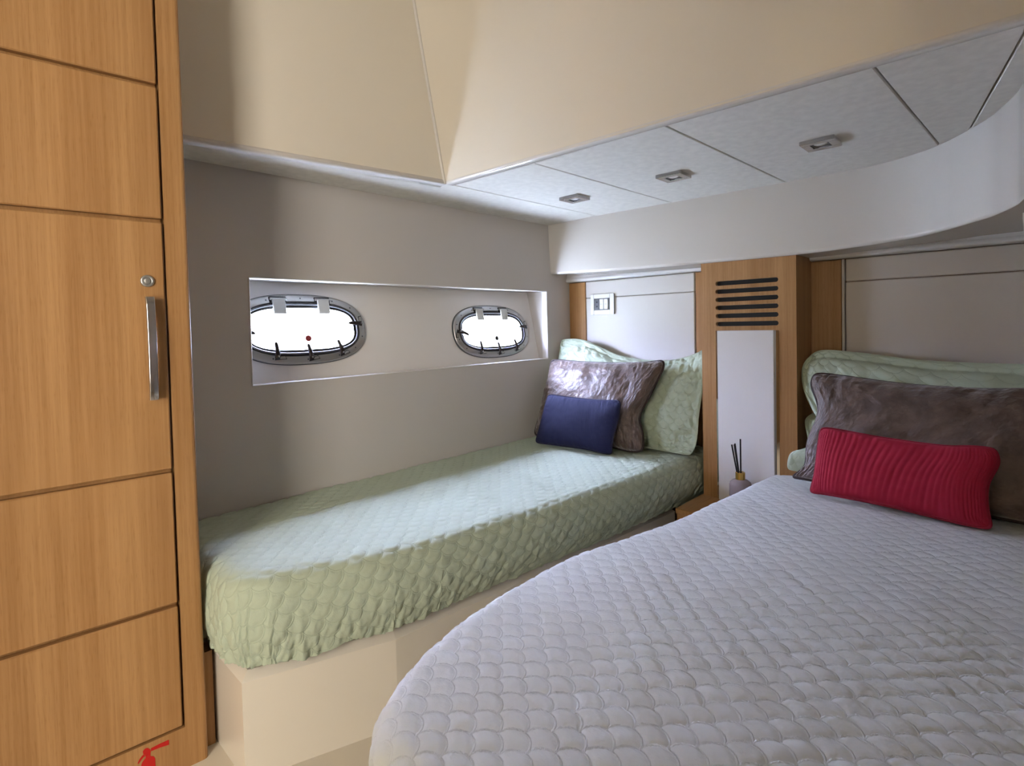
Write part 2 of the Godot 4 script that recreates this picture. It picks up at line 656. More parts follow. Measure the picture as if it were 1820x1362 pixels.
func setup_view() -> void:
	var cam := Camera3D.new()
	cam.name = "camera"
	cam.projection = Camera3D.PROJECTION_FRUSTUM
	cam.near = 0.05
	cam.far = 200.0
	cam.size = 2.0 * 681.0 / 961.4 * cam.near
	cam.frustum_offset = Vector2(0.0, -(681.0 - 607.3) / 961.4 * cam.near)
	add_child(cam)
	cam.position = Vector3(1.801, M + 0.56, 2.332)
	cam.rotation_degrees = Vector3(-1.670, 43.797, -1.318)
	cam.current = true

	var env := Environment.new()
	env.background_mode = Environment.BG_SKY
	var sky := Sky.new()
	var sm := ProceduralSkyMaterial.new()
	# bright overcast: about three times brighter overhead than at the horizon, pale water below
	sm.sky_top_color = Color(0.635, 0.715, 1.12).linear_to_srgb()
	sm.sky_horizon_color = Color(0.17, 0.20, 0.27).linear_to_srgb()
	sm.ground_horizon_color = Color(0.21, 0.25, 0.33).linear_to_srgb()
	sm.ground_bottom_color = Color(0.23, 0.27, 0.35).linear_to_srgb()
	sm.sky_curve = 0.25
	sm.energy_multiplier = 1.0
	sky.sky_material = sm
	env.sky = sky
	env.background_energy_multiplier = 176.0
	env.tonemap_mode = Environment.TONE_MAPPER_LINEAR
	env.tonemap_exposure = 1.08
	env.sdfgi_enabled = true
	env.ssao_enabled = true
	env.ssil_enabled = true
	var we := WorldEnvironment.new()
	we.name = "world"
	we.environment = env
	add_child(we)

	# lit passage beyond the open door behind the camera
	var door := AreaLight3D.new()
	door.name = "passage_lamp_light"
	door.area_size = Vector2(0.9, 1.3)
	door.light_color = Color(1.0, 0.98, 0.945)
	door.light_energy = 5.6
	door.area_range = 12.0
	door.area_attenuation = 2.0
	door.shadow_enabled = true
	add_child(door)
	door.position = Vector3(1.95, 1.2, 3.70)

func build_shell() -> void:
	var vinyl: Material = mats.wall_vinyl
	# floor
	var f := setting("floor", "cream moulded cabin floor")
	part(f, "floor_pan", box(Vector3(-0.085, -0.1, -0.2), Vector3(2.75, 0.0, 4.4)), mats.floor_cream)
	# porthole wall: solid above, below and beside the recess; a thin lip hides the near end of the hull behind
	var w := setting("wall_left", "grey vinyl side wall with a long recessed opening for portholes")
	var st := begin()
	var y1 := M + 0.385
	var y2 := M + 0.735
	add_box(st, Vector3(-0.085, 0, -0.2), Vector3(0, y1, 4.4))
	add_box(st, Vector3(-0.16, y2, -0.2), Vector3(0, HIGH + 0.1, 4.4))
	add_box(st, Vector3(-0.16, y1, -0.2), Vector3(0, y2, 0.187))
	add_box(st, Vector3(-0.16, y1, 1.76), Vector3(0, y2, 4.4))
	add_box(st, Vector3(-0.012, y1, 1.662), Vector3(0, y2, 1.76))
	part(w, "wall_panel", done(st), vinyl)
	# white edging round the opening
	for e in [[Vector3(-0.03, y1 - 0.001, 0.187), Vector3(0.0025, y1 + 0.0035, 1.662)], [Vector3(-0.03, y2 - 0.0035, 0.187), Vector3(0.0025, y2 + 0.001, 1.662)],
			[Vector3(-0.034, y1 + 0.0035, 0.186), Vector3(0.0025, y2 - 0.0035, 0.1905)], [Vector3(-0.014, y1 + 0.0035, 1.6585), Vector3(0.0025, y2 - 0.0035, 1.663)]]:
		part(w, "opening_edge", box(e[0], e[1], 0.0012), mats.white_trim, "white edging strip of the recess")
	# hull liner with two lens-shaped holes
	var hull := CSGCombiner3D.new()
	hull.name = "hull_liner"
	w.add_child(hull)
	hull.transform = hull_frame(1.0)
	var slab := CSGBox3D.new()
	slab.name = "slab"
	slab.size = Vector3(2.0, 0.46, 0.014)
	slab.position = Vector3(0, 0, -0.007)
	slab.material = mats.hull_liner
	hull.add_child(slab)
	for s in [[1.443, 0.564], [0.495, 0.534]]:
		var hole := CSGPolygon3D.new()
		hole.name = "hole"
		hole.polygon = lens_outline(0.217, 0.096, 3.0, 64)
		hole.depth = 0.2
		hole.operation = CSGShape3D.OPERATION_SUBTRACTION
		hole.material = mats.hull_liner
		hull.add_child(hole)
		hole.position = hull_local(s[0], s[1]) + Vector3(0, 0, 0.1)
	# the other walls, behind and beside the camera
	var r := setting("wall_right", "cream cabin side wall beyond the double berth")
	part(r, "wall_panel", box(Vector3(2.75, 0, -0.2), Vector3(2.80, HIGH + 0.1, 4.4)), mats.gelcoat)
	var k := setting("wall_rear", "cream bulkhead with a doorway to the passage")
	st = begin()
	add_box(st, Vector3(0, 0, 2.95), Vector3(0.95, HIGH, 3.02))
	add_box(st, Vector3(1.52, 0, 2.95), Vector3(2.75, HIGH, 3.02))
	add_box(st, Vector3(0.95, 1.95, 2.95), Vector3(1.52, HIGH, 3.02))
	part(k, "bulkhead", done(st), mats.gelcoat)
	var p := setting("wall_passage", "end wall of the passage")
	part(p, "bulkhead", box(Vector3(-0.0, 0, 3.8), Vector3(2.75, HIGH, 4.0)), mats.gelcoat)
	# the lit panel in the passage
	var lamp := thing("passage_lamp", "large warm light panel on the passage end wall", "lamp", Vector3(1.95, 1.2, 3.795))
	part(lamp, "housing", box(Vector3(-0.48, -0.68, -0.03), Vector3(0.48, 0.68, 0.0), 0.005), mats.white_trim)
	part(lamp, "lamp_diffuser", box(Vector3(-0.45, -0.65, -0.04), Vector3(0.45, 0.65, -0.03)), mats.lamp_glow)

# the hull leans outwards: local x runs towards the head wall, y up the hull, z into the cabin
func hull_frame(z: float) -> Transform3D:
	var up := Vector3(-0.2171, 0.9762, 0)
	var into := Vector3(0.9762, 0.2171, 0)
	return Transform3D(Basis(Vector3(0, 0, -1), up, into), Vector3(-0.0995, M + 0.5615, z))

func hull_local(z: float, y: float) -> Vector3:
	return Vector3(1.0 - z, (y - 0.5615) / 0.9762, 0)

func build_ceiling() -> void:
	var c := setting("ceiling", "low cabin ceiling of grey suede panels")
	# solid deck above the low ceiling: an L along the porthole wall and over the berth heads
	var st := begin()
	var deck := PackedVector2Array([Vector2(-0.16, -0.2), Vector2(2.75, -0.2), Vector2(2.75, 0.945), Vector2(0.24, 1.02), Vector2(0.10, 1.95), Vector2(-0.06, 3.3), Vector2(-0.16, 3.3)])
	add_prism(st, deck, Vector3(0, LOW + 0.012, 0), Vector3(1, 0, 0), Vector3(0, 0, 1), Vector3(0, 1, 0), 0.05)
	part(c, "deck_underside", done(st), mats.plywood)
	var g := 0.0022
	var panels := [
		[Vector2(0.004, 0.12), Vector2(0.312, 0.12), Vector2(0.292, 1.05), Vector2(0.284, 1.08), Vector2(0.165, 1.95), Vector2(0.004, 1.95)],
		[Vector2(0.3155, 0.12), Vector2(0.685, 0.12), Vector2(0.662, 1.022), Vector2(0.2955, 1.038)],
		[Vector2(0.6885, 0.12), Vector2(1.137, 0.12), Vector2(1.108, 1.016), Vector2(0.6655, 1.022)],
		[Vector2(1.1405, 0.12), Vector2(1.606, 0.12), Vector2(1.565, 1.014), Vector2(1.1115, 1.016)],
		[Vector2(1.6095, 0.12), Vector2(1.635, 0.12), Vector2(1.672, 0.33), Vector2(1.79, 0.95), Vector2(1.80, 1.012), Vector2(1.5685, 1.014)],
		[Vector2(1.64, 0.12), Vector2(2.75, 0.12), Vector2(2.75, 1.01), Vector2(1.8035, 1.012), Vector2(1.7935, 0.95), Vector2(1.6755, 0.33)],
	]
	for q in panels:
		st = begin()
		add_prism(st, PackedVector2Array(q), Vector3(0, LOW + 0.012, 0), Vector3(1, 0, 0), Vector3(0, 0, 1), Vector3(0, -1, 0), 0.012, g)
		part(c, "ceiling_panel", done(st), mats.ceiling_suede)
	# raised ceiling over the middle of the cabin, with its two coamings
	var r := setting("ceiling_raised", "raised cream ceiling above the cabin floor", "ceiling")
	part(r, "ceiling_plate", box(Vector3(-0.16, HIGH, -0.2), Vector3(2.80, HIGH + 0.1, 4.4)), mats.gelcoat)
	var t := setting("trim_1", "tall cream moulded coaming along the raised ceiling", "trim")
	# side face, upright, running from the corner back along the porthole wall
	var a := Vector3(0.286, LOW, 1.082)
	var b := Vector3(-0.02, LOW, 3.25)
	var a2 := Vector3(0.2705, HIGH, 1.196)
	var b2 := Vector3(-0.02, HIGH, 3.25)
	st = begin()
	quad(st, a, b, b2, a2, Vector3(1, 0, 0))
	var back := Vector3(-0.05, 0, -0.02)
	quad(st, a + back, b + back, b2 + back, a2 + back, Vector3(-1, 0, 0))
	quad(st, a, b, b + back, a + back, Vector3(0, -1, 0))
	part(t, "side_face", done(st), mats.gelcoat)
	# head face, leaning into the room, with a soft rounded bend two thirds along
	var P := PackedVector3Array()
	var line := [[0.286, 1.080, 1.196], [1.0, 1.0535, 1.1695], [1.8, 1.024, 1.14], [2.75, 0.99, 1.106]]
	for q in line:
		for k in 2:
			P.append(Vector3(q[0] if k == 0 or q[0] > 0.3 else 0.2705, LOW if k == 0 else HIGH, q[1 + k]))
	part(t, "head_face", grid(P, 2, line.size(), false, false, false), mats.gelcoat)
	part(t, "corner_fillet", tube(PackedVector3Array([Vector3(0.287, LOW, 1.082), Vector3(0.279, (LOW + HIGH) / 2.0, 1.140), Vector3(0.2715, HIGH, 1.198)]), 0.006, 10, false, 1.0, Vector3(1, 0, 0)), mats.gelcoat_soffit)
	# glossy flange at the foot of the coaming
	P = PackedVector3Array()
	var prof := [Vector2(-0.03, 0.004), Vector2(-0.03, -0.001), Vector2(-0.004, -0.003), Vector2(0.004, 0.0), Vector2(0.006, 0.006), Vector2(0.004, 0.013), Vector2(0.0, 0.015)]
	for q in [[0.29, 1.076], [0.9, 1.053], [1.3, 1.038], [1.5, 1.031], [1.8, 1.020], [2.75, 0.986]]:
		for s in prof:
			P.append(Vector3(q[0], LOW + s.y, q[1] + s.x))
	part(t, "flange", grid(P, prof.size(), 6, false, false, false), mats.gelcoat_soffit)
	P = PackedVector3Array()
	for q in [[0.286, 1.078], [0.176, 1.873], [-0.01, 3.2]]:
		for s in prof:
			P.append(Vector3(q[0] + s.x, LOW + s.y, q[1]))
	part(t, "flange", grid(P, prof.size(), 3, false, false, true), mats.wall_vinyl)

func build_head_wall() -> void:
	var w := setting("wall_back", "head wall with oak posts and padded vinyl panels")
	part(w, "bulkhead", box(Vector3(-0.085, 0, -0.2), Vector3(2.75, HIGH, -0.012)), mats.plywood)
	var top := M + 0.78
	part(w, "oak_post", box(Vector3(0.004, M - 0.3, -0.012), Vector3(0.110, top, 0.004), 0.002), mats.oak_veneer, "narrow oak post in the corner")
	part(w, "padded_panel", box(Vector3(0.114, M + 0.6955, -0.012), Vector3(0.710, top, 0.004), 0.003), mats.padded_vinyl)
	part(w, "padded_panel", box(Vector3(0.114, M - 0.25, -0.012), Vector3(0.710, M + 0.6935, 0.004), 0.003), mats.padded_vinyl)
	part(w, "oak_strip", box(Vector3(0.717, M - 0.25, -0.012), Vector3(0.83, top, 0.006), 0.002), mats.oak_veneer)
	part(w, "oak_panel", box(Vector3(1.18, M - 0.25, -0.012), Vector3(1.288, top, 0.004), 0.002), mats.oak_veneer)
	part(w, "edge_strip", box(Vector3(1.29, M - 0.25, -0.012), Vector3(1.299, top, 0.008), 0.002), mats.padded_vinyl, "pale upright edging strip")
	part(w, "padded_panel", box(Vector3(1.302, M + 0.697, -0.012), Vector3(2.74, top, 0.003), 0.003), mats.padded_vinyl_grey)
	part(w, "padded_panel", box(Vector3(1.302, M - 0.25, -0.012), Vector3(2.74, M + 0.694, 0.004), 0.003), mats.padded_vinyl_grey)
	# moulding under the soffit
	var t := setting("trim_2", "slim white moulding along the top of the padded panels", "trim")
	var prof := [Vector2(-0.012, 0.0), Vector2(0.016, 0.0), Vector2(0.024, 0.003), Vector2(0.027, 0.010), Vector2(0.024, 0.02), Vector2(0.018, 0.023), Vector2(0.018, 0.06), Vector2(-0.012, 0.06)]
	var P := PackedVector3Array()
	for x in [0.002, 0.8, 1.2, 2.74]:
		for s in prof:
			P.append(Vector3(x, top + 0.003 + s.y, s.x))
	part(t, "moulding", grid(P, prof.size(), 4, false, false, true), mats.white_trim)
	# soffit: a curved gelcoat moulding that sweeps out to the right
	var so := setting("trim_3", "glossy white curved soffit above the berth heads", "trim")
	# x, z of the top edge, z of the bottom edge, height of the bottom edge above the mattress
	var sec := [[0.0, 0.166, 0.152, 0.822], [0.15, 0.172, 0.185, 0.813], [0.35, 0.176, 0.208, 0.804], [0.60, 0.165, 0.216, 0.797], [0.85, 0.152, 0.214, 0.7945], [1.1, 0.142, 0.210, 0.793], [1.25, 0.139, 0.206, 0.794],
		[1.378, 0.140, 0.206, 0.799], [1.47, 0.163, 0.218, 0.803], [1.557, 0.210, 0.250, 0.8065], [1.61, 0.262, 0.300, 0.809], [1.646, 0.309, 0.345, 0.8105], [1.69, 0.378, 0.400, 0.813], [1.724, 0.44, 0.455, 0.8135], [1.75, 0.51, 0.52, 0.814], [1.772, 0.58, 0.588, 0.814], [1.785, 0.64, 0.645, 0.815], [1.80, 0.76, 0.76, 0.82], [1.82, 1.03, 1.03, 0.83]]
	P = PackedVector3Array()
	var rows := 0
	for k in range(0, (sec.size() - 1) * 4 + 1):
		var i := mini(k / 4, sec.size() - 2)
		var f := (k - i * 4) / 4.0
		var v := []
		for c in 4:
			v.append(cubic_interpolate(sec[i][c], sec[i + 1][c], sec[maxi(i - 1, 0)][c], sec[mini(i + 2, sec.size() - 1)][c], f))
		var yb: float = M + v[3]
		var prf := [[v[1], LOW + 0.012], [v[1], LOW - 0.001]]
		for s in [0.25, 0.5, 0.75, 0.9]:
			prf.append([lerpf(v[1], v[2], s), lerpf(LOW, yb + 0.012, s)])
		for an in [0, 20, 45, 70, 90]:
			prf.append([v[2] - 0.012 + 0.012 * cos(deg_to_rad(an)), yb + 0.012 - 0.012 * sin(deg_to_rad(an))])
		prf.append([v[2] * 0.5, yb + 0.001])
		prf.append([-0.01, yb + 0.002])
		for q in prf:
			P.append(Vector3(v[0], q[1], q[0]))
		rows += 1
	part(so, "soffit_face", grid(P, P.size() / rows, rows, false, false, true), mats.gelcoat_soffit)
	part(so, "end_block", box(Vector3(1.786, M + 0.80, 0.0), Vector3(2.74, M + 0.90, 0.44), 0.004), mats.padded_vinyl_grey)

# ------------------------------------------------------------------ portholes
func build_portholes() -> void:
	var fr := hull_frame(1.0)
	porthole("window_1", Transform3D(fr.basis, fr * hull_local(1.443, 0.564)), "red_dot", "oval steel porthole beside the wardrobe end, with a red dot on its pane")
	porthole("window_2", Transform3D(fr.basis, fr * hull_local(0.495, 0.534)), "dark_dot", "oval steel porthole next to the head wall, with a dark dot on its pane")

func porthole(called: String, where: Transform3D, dot: String, label: String) -> void:
	var w := setting(called, label, "porthole")
	w.transform = where
	# gasket behind the flange, flange, sash, rubber, pane
	part(w, "seal", rim_sweep(0.236, 0.114, 2.55, PackedVector2Array([Vector2(-0.016, 0.0), Vector2(0.0155, 0.0), Vector2(0.0165, 0.004), Vector2(-0.016, 0.004)])), mats.grey_plastic)
	part(w, "flange", rim_sweep(0.234, 0.1125, 2.6, PackedVector2Array([Vector2(-0.0125, -0.014), Vector2(-0.0125, 0.014), Vector2(-0.0105, 0.016), Vector2(0.010, 0.013), Vector2(0.015, 0.009), Vector2(0.015, 0.004), Vector2(0.0, 0.004), Vector2(0.0, -0.014)])), mats.satin_steel)
	part(w, "sash_seal", rim_sweep(0.2185, 0.0970, 2.75, PackedVector2Array([Vector2(-0.005, 0.006), Vector2(0.005, 0.006), Vector2(0.005, 0.0125), Vector2(-0.005, 0.0125)])), mats.rubber)
	part(w, "sash", rim_sweep(0.2115, 0.0900, 2.9, PackedVector2Array([Vector2(-0.0035, 0.011), Vector2(-0.0035, 0.0165), Vector2(-0.0015, 0.018), Vector2(0.0015, 0.018), Vector2(0.0035, 0.0165), Vector2(0.0035, 0.006)])), mats.sash_steel)
	part(w, "pane_seal", rim_sweep(0.2035, 0.0820, 3.1, PackedVector2Array([Vector2(-0.0055, 0.0105), Vector2(-0.0055, 0.0125), Vector2(0.0055, 0.0125), Vector2(0.0055, 0.0105)])), mats.rubber)
	var st := begin()
	add_prism(st, lens_outline(0.207, 0.0855, 3.1, 64), Vector3(0, 0, 0.006), Vector3(1, 0, 0), Vector3(0, 1, 0), Vector3(0, 0, 1), 0.0045)
	part(w, "pane", done(st), mats.pane_glass)
	# a round mark on the pane
	st = begin()
	add_prism(st, lens_outline(0.0115, 0.0115, 2.0, 24), Vector3(0.012, -0.036, 0.0106), Vector3(1, 0, 0), Vector3(0, 1, 0), Vector3(0, 0, 1), 0.003)
	part(w, "pane_dot", done(st), mats[dot])
	# hinges at the top
	for x in [-0.082, 0.082]:
		var h := part(w, "hinge", box(Vector3(x - 0.0225, 0.052, 0.019), Vector3(x + 0.0225, 0.107, 0.026), 0.002), mats.hinge_plastic, "pale hinge plate")
		part(h, "hinge_recess", box(Vector3(x - 0.031, 0.092, 0.010), Vector3(x + 0.031, 0.118, 0.0175), 0.003), mats.rubber)
		part(h, "hinge_pin", tube(PackedVector3Array([Vector3(x - 0.03, 0.107, 0.021), Vector3(x + 0.03, 0.107, 0.021)]), 0.0045, 10), mats.satin_steel)
	# levers: three below, one at either end
	for l in [[-0.110, -0.098, 92.0], [0.010, -0.108, 100.0], [0.132, -0.096, 106.0], [0.224, 0.014, 178.0], [-0.224, 0.002, -22.0]]:
		var root := Vector3(l[0], l[1], 0.022)
		var dir := Vector3(cos(deg_to_rad(l[2])), sin(deg_to_rad(l[2])), 0.0)
		var mid := root + dir * 0.022 + Vector3(0, 0, 0.006)
		var path := smooth_line([root - dir * 0.006, root + dir * 0.006 + Vector3(0, 0, 0.004), mid, root + dir * 0.050 + Vector3(0, 0, 0.004)], 10)
		var P := PackedVector3Array()
		var sd := dir.cross(Vector3(0, 0, 1))
		for k in path.size():
			var f := float(k) / (path.size() - 1)
			var r := lerpf(0.0105, 0.0062, f) * (0.6 if k == 0 or k == path.size() - 1 else 1.0)
			for i in 10:
				var an := TAU * i / 10
				P.append(path[k] + sd * cos(an) * r + Vector3(0, 0, 1) * sin(an) * 0.0045)
		var lv := part(w, "lever", grid(P, 10, path.size(), true, false, true), mats.bronze_lever, "dark clamp lever")
		st = begin()
		add_prism(st, lens_outline(0.0035, 0.0035, 2.0, 12), root + Vector3(0, 0, 0.007), Vector3(1, 0, 0), Vector3(0, 1, 0), Vector3(0, 0, 1), 0.002)
		part(lv, "lever_screw", done(st), mats.chrome)
		# the dark pocket and steel catch beside the lever
		var tn := Vector3(-dir.y, dir.x, 0)
		var lo := root - dir * 0.005 - tn * 0.004 + Vector3(0, 0, -0.006)
		st = begin()
		var ps := PackedVector2Array([Vector2(-0.012, -0.006), Vector2(0.03, -0.006), Vector2(0.026, 0.008), Vector2(-0.008, 0.008)])
		add_prism(st, ps, lo - Vector3(0, 0, 0.004), -tn, dir, Vector3(0, 0, 1), 0.004, 0.001)
		part(lv, "lever_pocket", done(st), mats.rubber)
		st = begin()
		add_prism(st, PackedVector2Array([Vector2(0.006, -0.004), Vector2(0.026, -0.004), Vector2(0.024, 0.005), Vector2(0.006, 0.005)]), lo, -tn, dir, Vector3(0, 0, 1), 0.002, 0.0006)
		part(lv, "catch_plate", done(st), mats.satin_steel)
	# flange screws
	st = begin()
	add_prism(st, lens_outline(0.0036, 0.0036, 2.0, 10), Vector3.ZERO, Vector3(1, 0, 0), Vector3(0, 1, 0), Vector3(0, 0, 1), 0.0022, 0.0008)
	var screw := done(st)
	for k in 14:
		var a := TAU * (k + 0.5) / 14.0
		var q := lens_point(0.233, 0.112, 2.6, a)
		var s := part(w, "screw", screw, mats.grey_plastic)
		s.position = Vector3(q.x, q.y, 0.0128)

# ------------------------------------------------------------------ wardrobe
func build_wardrobe() -> void:
	var w := thing("wardrobe", "tall oak veneer wardrobe with a grooved door and chrome handle", "wardrobe", Vector3(0.379, 0, 1.935), deg_to_rad(-5.1))
	# local z runs along the front away from the berth, x out into the room
	var st := begin()
	add_box(st, Vector3(-0.32, 0.0, 0.046), Vector3(-0.03, HIGH, 0.98))
	part(w, "carcass", done(st), mats.oak_veneer)
	st = begin()
	add_prism(st, PackedVector2Array([Vector2(-0.03, 0.0), Vector2(-0.008, 0.0), Vector2(-0.004, 0.0012), Vector2(-0.0012, 0.004), Vector2(0.0, 0.008), Vector2(0.0, 0.0455), Vector2(-0.03, 0.0455)]), Vector3.ZERO, Vector3(1, 0, 0), Vector3(0, 0, 1), Vector3(0, 1, 0), HIGH)
	part(w, "stile", done(st), mats.oak_veneer)
	part(w, "plinth_filler", box(Vector3(-0.09, 0.0, -0.024), Vector3(-0.04, M - 0.225, -0.0005)), mats.oak_veneer)
	part(w, "stile", box(Vector3(-0.03, 0.0, 0.63), Vector3(0.0, HIGH, 0.98), 0.004), mats.oak_veneer)
	part(w, "bottom_rail", box(Vector3(-0.03, 0.0, 0.0455), Vector3(0.0, M - 0.362, 0.63)), mats.oak_veneer)
	part(w, "top_rail", box(Vector3(-0.03, M + 1.72, 0.0455), Vector3(-0.0005, HIGH, 0.63)), mats.oak_veneer)
	var d := Node3D.new()
	d.name = "door"
	w.add_child(d)
	part(d, "door_core", box(Vector3(-0.028, M - 0.358, 0.0505), Vector3(-0.019, M + 1.716, 0.625)), mats.oak_veneer)
	var gs := [-0.357, -0.069, 0.244, 0.817, 1.121, 1.43, 1.714]
	for k in gs.size() - 1:
		var lo: float = gs[k] + (0.0045 if k else 0.0)
		var hi: float = gs[k + 1] - (0.0045 if k < gs.size() - 2 else 0.0)
		part(d, "door_panel", box(Vector3(-0.019, M + lo, 0.050), Vector3(0.0, M + hi, 0.6255), 0.0025), mats.oak_veneer)
	# bowed chrome handle
	var P := PackedVector3Array()
	var n := 24
	for k in n + 1:
		var f := float(k) / n
		var out := 0.016 + 0.010 * pow(sin(f * PI), 0.5)
		var y := M + lerpf(0.413, 0.643, f)
		for q in [[-0.009, -0.004], [-0.007, -0.006], [0.007, -0.006], [0.009, -0.004], [0.009, 0.003], [0.0065, 0.005], [-0.0065, 0.005], [-0.009, 0.003]]:
			P.append(Vector3(out + q[1], y, 0.0815 + q[0]))
	var h := part(d, "handle", grid(P, 8, n + 1, true, false, true), mats.chrome, "slim bowed chrome pull handle")
	h.name = "handle"
	for y in [0.422, 0.634]:
		part(d, "handle_foot", box(Vector3(-0.001, M + y - 0.007, 0.074), Vector3(0.014, M + y + 0.007, 0.089), 0.002), mats.chrome)
	# push lock
	var ring := lathe(PackedVector2Array([Vector2(0.0, 0.0), Vector2(0.0135, 0.0), Vector2(0.0135, 0.003), Vector2(0.0115, 0.005), Vector2(0.0085, 0.005), Vector2(0.0075, 0.003), Vector2(0.0, 0.003)]))
	var lk := part(d, "push_lock", ring, mats.satin_steel, "round metal push lock")
	lk.rotation_degrees = Vector3(0, 0, -90)
	lk.position = Vector3(0.0, M + 0.679, 0.083)
	var bt := part(d, "lock_button", lathe(PackedVector2Array([Vector2(0.0, 0.0), Vector2(0.0066, 0.0), Vector2(0.0066, 0.0062), Vector2(0.0055, 0.0072), Vector2(0.0, 0.0072)]), 24), mats.satin_steel)
	bt.rotation_degrees = Vector3(0, 0, -90)
	bt.position = Vector3(0.0, M + 0.679, 0.083)
	# red extinguisher sticker on the bottom rail, seen with the nozzle towards the berth
	var sg := Node3D.new()
	sg.name = "extinguisher_sticker"
	sg.set_meta("label", "red fire extinguisher sticker")
	w.add_child(sg)
	var o := Vector3(0.0, M - 0.409, 0.118)
	var ex := Vector3(0, 0, -1)
	var ey := Vector3(0, 1, 0)
	var en := Vector3(1, 0, 0)
	for shape in [["sticker_body", [Vector2(-0.015, -0.049), Vector2(0.0115, -0.049), Vector2(0.0115, 0.006), Vector2(0.009, 0.012), Vector2(0.003, 0.016), Vector2(0.003, 0.022), Vector2(-0.006, 0.022), Vector2(-0.006, 0.016), Vector2(-0.012, 0.011), Vector2(-0.0148, 0.005)]],
			["sticker_head", [Vector2(-0.010, 0.027), Vector2(-0.011, 0.034), Vector2(-0.007, 0.038), Vector2(-0.002, 0.0378), Vector2(0.002, 0.033), Vector2(0.004, 0.028), Vector2(0.003, 0.0221), Vector2(-0.0058, 0.0221)]],
			["sticker_hose", [Vector2(-0.0101, 0.0262), Vector2(-0.013, 0.0245), Vector2(-0.018, 0.019), Vector2(-0.0215, 0.012), Vector2(-0.019, 0.011), Vector2(-0.015, 0.0165), Vector2(-0.010, 0.0205), Vector2(-0.0062, 0.022)]],
			["sticker_nozzle", [Vector2(0.0042, 0.0285), Vector2(0.0045, 0.033), Vector2(0.022, 0.0345), Vector2(0.039, 0.0345), Vector2(0.039, 0.023), Vector2(0.022, 0.0255), Vector2(0.005, 0.0265)]]]:
		st = begin()
		add_prism(st, PackedVector2Array(shape[1]), o, ex, ey, en, 0.0008)
		part(sg, shape[0], done(st), mats.sign_red)

# ------------------------------------------------------------------ column between the berths
func build_column() -> void:
	var c := thing("vent_column", "oak column between the berths with six black vent slots", "column", Vector3(1.007, 0, 0.0))
	var z := 0.192
	var foot := M - 0.158
	var top := M + 0.80
	part(c, "side_board", box(Vector3(-0.179, foot, 0.006), Vector3(-0.161, top, z - 0.018)), mats.oak_veneer)
	part(c, "side_board", box(Vector3(0.161, foot, 0.006), Vector3(0.179, top, z - 0.018)), mats.oak_veneer)
	# front board with real slots
	var fb := CSGCombiner3D.new()
	fb.name = "front_board"
	c.add_child(fb)
	var slab := CSGBox3D.new()
	slab.name = "slab"
	slab.size = Vector3(0.358, top - foot, 0.018)
	slab.position = Vector3(0, (top + foot) / 2.0, z - 0.009)
	slab.material = mats.oak_veneer
	fb.add_child(slab)
	for k in 6:
		var y := M + lerpf(0.7095, 0.5475, k / 5.0)
		var s := CSGPolygon3D.new()
		s.name = "slot"
		var pts := PackedVector2Array()
		for i in 9:
			var a := PI / 2.0 + PI * i / 8.0
			pts.append(Vector2(-0.111 + cos(a) * 0.0088, sin(a) * 0.0088))
		for i in 9:
			var a := -PI / 2.0 + PI * i / 8.0
			pts.append(Vector2(0.109 + cos(a) * 0.0088, sin(a) * 0.0088))
		s.polygon = pts
		s.depth = 0.06
		s.operation = CSGShape3D.OPERATION_SUBTRACTION
		s.material = mats.oak_veneer
		fb.add_child(s)
		s.position = Vector3(0, y, z + 0.03)
	part(c, "vent_mesh", box(Vector3(-0.15, M + 0.52, z - 0.026), Vector3(0.15, M + 0.74, z - 0.0185)), mats.black_mesh, "black mesh behind the slots")
	# mirror plate with a white lacquered panel standing off it
	part(c, "mirror_plate", box(Vector3(-0.119, foot, z), Vector3(0.119, M + 0.5205, z + 0.004)), mats.mirror, "narrow mirror edge on either side of the white panel")
	part(c, "white_panel", box(Vector3(-0.108, foot + 0.001, z + 0.004), Vector3(0.105, M + 0.5215, z + 0.018), 0.0015), mats.white_lacquer, "glossy white upright panel")
	# shelf at its foot
	var s2 := thing("bedside_shelf", "low oak shelf between the two mattresses", "shelf", Vector3(1.0, M - 0.158, 0.2))
	part(s2, "shelf_board", box(Vector3(-0.185, -0.02, -0.19), Vector3(0.03, 0.0, 0.215), 0.002), mats.oak_veneer)
	part(s2, "shelf_front", box(Vector3(-0.185, -(M - 0.158), 0.18), Vector3(0.03, -0.02, 0.205), 0.002), mats.oak_veneer)

